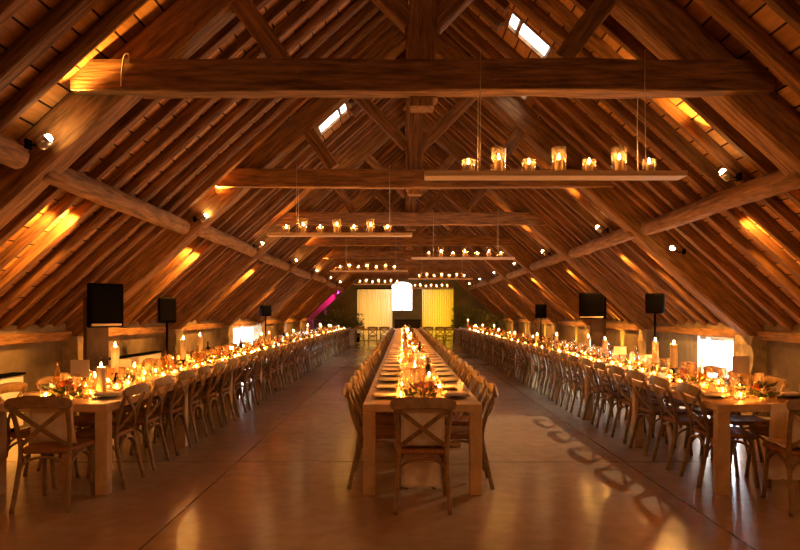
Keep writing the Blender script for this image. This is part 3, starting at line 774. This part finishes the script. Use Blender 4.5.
for s, side in ((-1, 'left'), (1, 'right')):
    for k in range(-1, 7):
        yb = TR0+TRS*k
        y = gapy(yb + (1.1 if s > 0 else -.34))
        xp = 3.05
        p = Vector((AX+s*xp, y, zin(xp, .06)))
        pl = Vector((AX+s*xp, y, zin(xp, .2)))
        up = Vector((-s, 0, SL)).normalized(); dn = -up; nr = Vector((-s*SL, 0, -1)).normalized()
        if k >= 0: spot_fixture(p, up, 'small lit spotlight on the %s log purlin, %s from the near end' % (side, nth(k)))
        L_ = light('SPOT', pl+up*.09, 150, AMB, spot_size=rad(56), spot_blend=.7, shadow_soft_size=.03); aim(L_, up-nr*.2+Vector((0, -.12 if s < 0 else 0, 0)))
        for dy, e_ in (((1.45, 210), (.95, 80)) if s < 0 else ((.5, 210), (1.75, 90))):
            q = Vector((AX+s*3.6, gapy(yb+dy), zin(3.6, .2)))
            L2 = light('SPOT', q, e_, AMB, spot_size=rad(95), spot_blend=.6, shadow_soft_size=.025); aim(L2, dn-nr*.05)
for s, side in ((-1, 'left'), (1, 'right')):
    spot_fixture((AX+s*1.83, 9.7, 4.34), (-s*.3, -1, -.5), 'unlit silver spotlight on the %s rafter of the second truss' % side, False)
spot_fixture((3.82, 9.5, 2.42), (-.75, -.2, -.62), 'added spotlight low on the right roof slope, casting the chair shadows')  # made-up fixture; it and the spot below are added for looped chair shadows
L_ = light('SPOT', (3.74, 9.47, 2.36), 110, (1, .62, .32), spot_size=rad(70), spot_blend=.6, shadow_soft_size=.02); aim(L_, (-.85, -.55, -1))
# magenta lamp at the far left
spot_fixture((-3.35, 34.6, 2.55), (.7, 0, .7), 'lamp throwing magenta light on the far left roof', True, 'magenta')
L_ = light('SPOT', (-3.25, 34.6, 2.6), 70, (1, .02, .8), spot_size=rad(90), spot_blend=.5, shadow_soft_size=.03); aim(L_, (.6, .3, .85))
L_ = light('SPOT', (-3.35, 34.6, 2.45), 70, (1, .02, .8), spot_size=rad(90), spot_blend=.5, shadow_soft_size=.03); aim(L_, (-.6, .3, -.1))
# amber uplights at the foot of the right wall, and two on the left
def uplight(x, y, label):
    o = empty('floor_uplight', (x, y, 0)); mb = MB(); mb.lathe([(.001, 0), (.06, 0), (.06, .11), (.054, .12), (.05, .1), (.001, .1)], 14); mb.build('can', M['black'], o)
    mb = MB(); mb.lathe([(.001, .101), (.045, .102), (.03, .116), (.001, .118)], 12); mb.build('bulb', M['bulb'], o)
    tag(o, label, 'uplight', 'amber floor uplights')
    L_ = light('SPOT', (x, y, .16), (240 if x > 0 else 12), (1, .55, .05), spot_size=rad(32), spot_blend=.9, shadow_soft_size=.04); aim(L_, (.08 if x > 0 else -.08, 0, 1))
for i, y in enumerate((16.2, 20.5, 25.0, 29.0)): uplight(AX+WX-.14, y, 'amber uplight at the foot of the right wall, %s from the near end' % nth(i))
for i, y in enumerate((17.0,)): uplight(AX-WX+.14, y, 'amber uplight at the foot of the left wall, %s from the near end' % nth(i))

# ------------------------------------------------------------------ things along the walls
def panel_screen(x, y, rz, pw, po, z0, label, hw=.3):
    o = empty('display_screen', (x, y, 0), rz)
    mb = MB(); mb.box(-hw, hw, -.05, .05, z0, z0+.58, .012); mb.build('screen_housing', M['black'], o)
    mb = MB(); mb.box(-hw+.04, hw-.04, -.056, -.05, z0+.08, z0+.55, .002); mb.build('screen', M['screen'], o)
    mb = MB(); mb.box(-hw+.03, hw-.03, -.06, -.05, z0+.02, z0+.05, .003); mb.build('trim_bar', M['silver'], o)
    mb = MB(); mb.box(-pw/2+po, pw/2+po, .052, .2, .03, z0+.4, .006); mb.build('post', M['post'], o)
    mb = MB(); mb.box(-.24, .24, -.2, .28, 0, .03, .006); mb.build('base', M['post'], o)
    return tag(o, label, 'screen', 'display screens')
panel_screen(-3.93, 8.85, rad(42), .28, -.08, 1.31, 'dark screen on a wide post by the left wall', .22)
panel_screen(4.2, 14.85, rad(-38), .26, .1, 1.37, 'dark screen on a wide post by the right wall')
def speaker(x, y, rz, z0, label, hh=.44):
    o = empty('speaker_on_stand', (x, y, 0), rz)
    mb = MB(); mb.box(-.145, .145, -.15, .15, z0, z0+hh, .02); mb.build('cabinet', M['black'], o)
    mb = MB(); mb.box(-.125, .125, -.158, -.15, z0+.03, z0+hh-.03, .003); mb.build('grille', M['screen'], o)
    mb = MB(); mb.tube([(0, 0, .35), (0, 0, z0)], .018, 8); mb.build('pole', M['black'], o)
    for k in range(3):
        a = 2*PI*k/3; mb = MB(); mb.tube([(0, 0, .55), (.33*math.cos(a), .33*math.sin(a), .015)], .012, 6); mb.build('leg', M['black'], o)
    return tag(o, label, 'speaker', 'loudspeakers on stands')
speaker(-4.1, 11.64, rad(25), 1.33, 'black speaker on a thin stand by the left wall behind the screen')
speaker(-4.1, 20.0, rad(25), 1.4, 'black speaker on a stand by the bright left windows', .34)
speaker(4.25, 11.3, rad(-25), 1.49, 'black speaker on a thin stand in front of the grey shutter', .34)
speaker(4.2, 20.4, rad(-25), 1.35, 'black speaker on a stand far along the right wall', .42)
def low_box(y0, y1, label):
    o = empty('low_box', (AX-WX, y0, 0)); mb = MB(); mb.box(.015, .16, 0, y1-y0, .08, .72, .01); mb.build('body', M['whitepaint'], o)
    mb = MB(); mb.box(.0, .18, -.02, y1-y0+.02, .722, .75, .006); mb.build('dark_top', M['black'], o)  # plain dark slab along the top of the white box
    for q in (.1, y1-y0-.16):
        mb = MB(); mb.box(.03, .14, q, q+.06, 0, .08); mb.build('foot', M['black'], o)
    return tag(o, label, 'box', 'low white boxes by the left wall')
low_box(8.0, 8.48, 'low white box with dark top at the left edge of the frame'); low_box(11.1, 13.3, 'low white box with dark top behind the speaker by the left wall')
# cord loop on the near collar beam
mb = MB(); yb = TR0-.285
mb.tube(spline([(-2.31, yb, 3.36), (-2.3, yb-.01, 3.48), (-2.28, yb-.01, 3.6), (-2.25, yb-.01, 3.62), (-2.24, yb, 3.55)], 5), .008, 6)
tag(mb.build('cord_hook', M['rope']), 'pale cord looped on the left part of the nearest collar beam', 'cord')

# ------------------------------------------------------------------ far end
def curtain(xa, xb, y, zt, label, bulbs):
    o = empty('light_curtain', ((xa+xb)/2, y, 0)); W = xb-xa; n = 90; mb = MB()
    rows = [[(-W/2+W*k/n, .045*math.sin(k*.95)+.015*math.sin(k*2.3), z) for k in range(n+1)] for z in (.02, zt*.5, zt)]
    m = n+1; mb.add([v for r in rows for v in r], [(i*m+k, i*m+k+1, (i+1)*m+k+1, (i+1)*m+k) for i in range(2) for k in range(n)], True)
    mb.build('curtain_cloth', M['curtain'], o)
    mb = MB(); mb.tube([(-W/2-.1, 0, zt+.03), (W/2+.1, 0, zt+.03)], .022, 8); mb.build('curtain_rod', M['black'], o)
    mb = MB(); ns = 22
    for i in range(ns):
        x = -W/2+.04+(W-.08)*i/(ns-1)
        for j in range(30):
            z = zt-.06-(zt-.1)*j/30+R.uniform(-.03, .03); x_ = x+R.uniform(-.02, .02); r_ = .02
            mb.lathe([(.001, -r_), (r_, 0), (.001, r_)], 4, (x_, -.075, z), smooth=False)
    b = mb.build('fairy_lights', M[bulbs], o); b['kind'] = 'stuff'
    return tag(o, label, 'curtain', 'curtains of fairy lights')
curtain(-2.52, -.58, 36.8, 2.8, 'glowing curtain of fairy lights left of the arched window', 'fairy_pale')
curtain(1.05, 2.78, 36.8, 2.8, 'yellow glowing curtain of fairy lights right of the arched window', 'fairy')
light('AREA', (-1.55, 37.3, 1.5), 10, (1, .46, .075), shape='RECTANGLE', size=1.7, size_y=2.4).rotation_euler = (rad(-90), 0, 0)
light('AREA', (1.9, 37.3, 1.5), 10, (1, .52, .015), shape='RECTANGLE', size=1.5, size_y=2.4).rotation_euler = (rad(-90), 0, 0)
o = empty('sideboard', (.25, 36.9, 0)); mb = MB(); mb.box(-.7, .7, -.25, .25, .08, 1.1, .01); mb.build('body', M['post'], o)
mb = MB(); mb.box(-.75, .75, -.28, .28, 1.1, 1.14, .006); mb.build('counter_top', M['black'], o)
for sx in (-.6, .6):
    mb = MB(); mb.box(sx-.05, sx+.05, -.2, .2, 0, .08); mb.build('foot', M['black'], o)
tag(o, 'dark sideboard below the arched window at the far end', 'sideboard')
BUSH = [foliage_mesh(700, .75, .5, 1.25, .2, 21), foliage_mesh(700, .65, .5, 1.4, .2, 22)]
def plant(x, y, sc_, k, label):
    o = empty('potted_shrub', (x, y, 0)); mb = MB(); mb.lathe([(.001, 0), (.2, 0), (.27, .45), (.24, .45), (.22, .4), (.001, .4)], 14); mb.build('pot', M['pot'], o)
    mb = MB(); mb.tube(spline([(0, 0, .38), (.03, .02, .7), (-.02, 0, 1.1)], 4), [.035]*9, 6); mb.build('trunk', M['post'], o)
    f = link('foliage', BUSH[k], o, (0, 0, .6)); f.scale = (sc_,)*3
    return tag(o, label, 'plant', 'potted shrubs at the far end')
plant(-3.45, 35.6, .85, 0, 'dark green shrub left of the left glowing curtain, by the roof slope'); plant(-2.45, 34.6, .6, 1, 'smaller dark shrub beside the left glowing curtain')
plant(3.2, 35.4, .85, 1, 'dark green shrub right of the right glowing curtain'); plant(3.7, 33.6, .85, 0, 'bushy green shrub at the far end of the right table')
plant(4.25, 30.2, .55, 1, 'yellow-green shrub by the far right pier')

# ------------------------------------------------------------------ world, daylight, fill from the hall behind
w = bpy.data.worlds.new('sky'); sc.world = w; w.use_nodes = True
bg = w.node_tree.nodes['Background']; bg.inputs[0].default_value = (.93, .96, 1, 1); bg.inputs[1].default_value = 3.0
L_ = light('AREA', (AX+WX+.6, 11.4, .75), 130, (.9, .95, 1), shape='RECTANGLE', size=1.2, size_y=1.2); aim(L_, (-1, -.25, -.1))
L_ = light('AREA', (AX-WX-.6, 21.5, .85), 80, (.9, .95, 1), shape='RECTANGLE', size=4, size_y=.9); aim(L_, (1, 0, -.1))
for x, y, z, e_ in ((2.5, -.6, 3.0, 30), (.2, -3, 3.4, 40), (-2.2, -.6, 3.0, 14)):
    light('POINT', (x, y, z), e_, WARM, shadow_soft_size=.25)

# ------------------------------------------------------------------ camera
cam = bpy.data.cameras.new('camera'); co = bpy.data.objects.new('camera', cam); COL.objects.link(co)
co.location = (0, 0, 1.5); co.rotation_euler = (rad(90), 0, 0)
cam.sensor_width = 36; cam.lens = 670/800*36; cam.shift_x = -3/800; cam.shift_y = 38/800; cam.clip_end = 200
sc.camera = co
sc.view_settings.view_transform = 'Standard'; sc.view_settings.look = 'None'; sc.view_settings.exposure = 1.6; sc.view_settings.gamma = 1
sc.view_settings.use_curve_mapping = False
cy = sc.cycles
cy.use_denoising = True; cy.use_adaptive_sampling = False; cy.sample_clamp_indirect = 4; cy.sample_clamp_direct = 0; cy.use_light_tree = True
cy.max_bounces = 8; cy.diffuse_bounces = 4; cy.glossy_bounces = 3; cy.transparent_max_bounces = 24; cy.caustics_reflective = False; cy.caustics_refractive = False
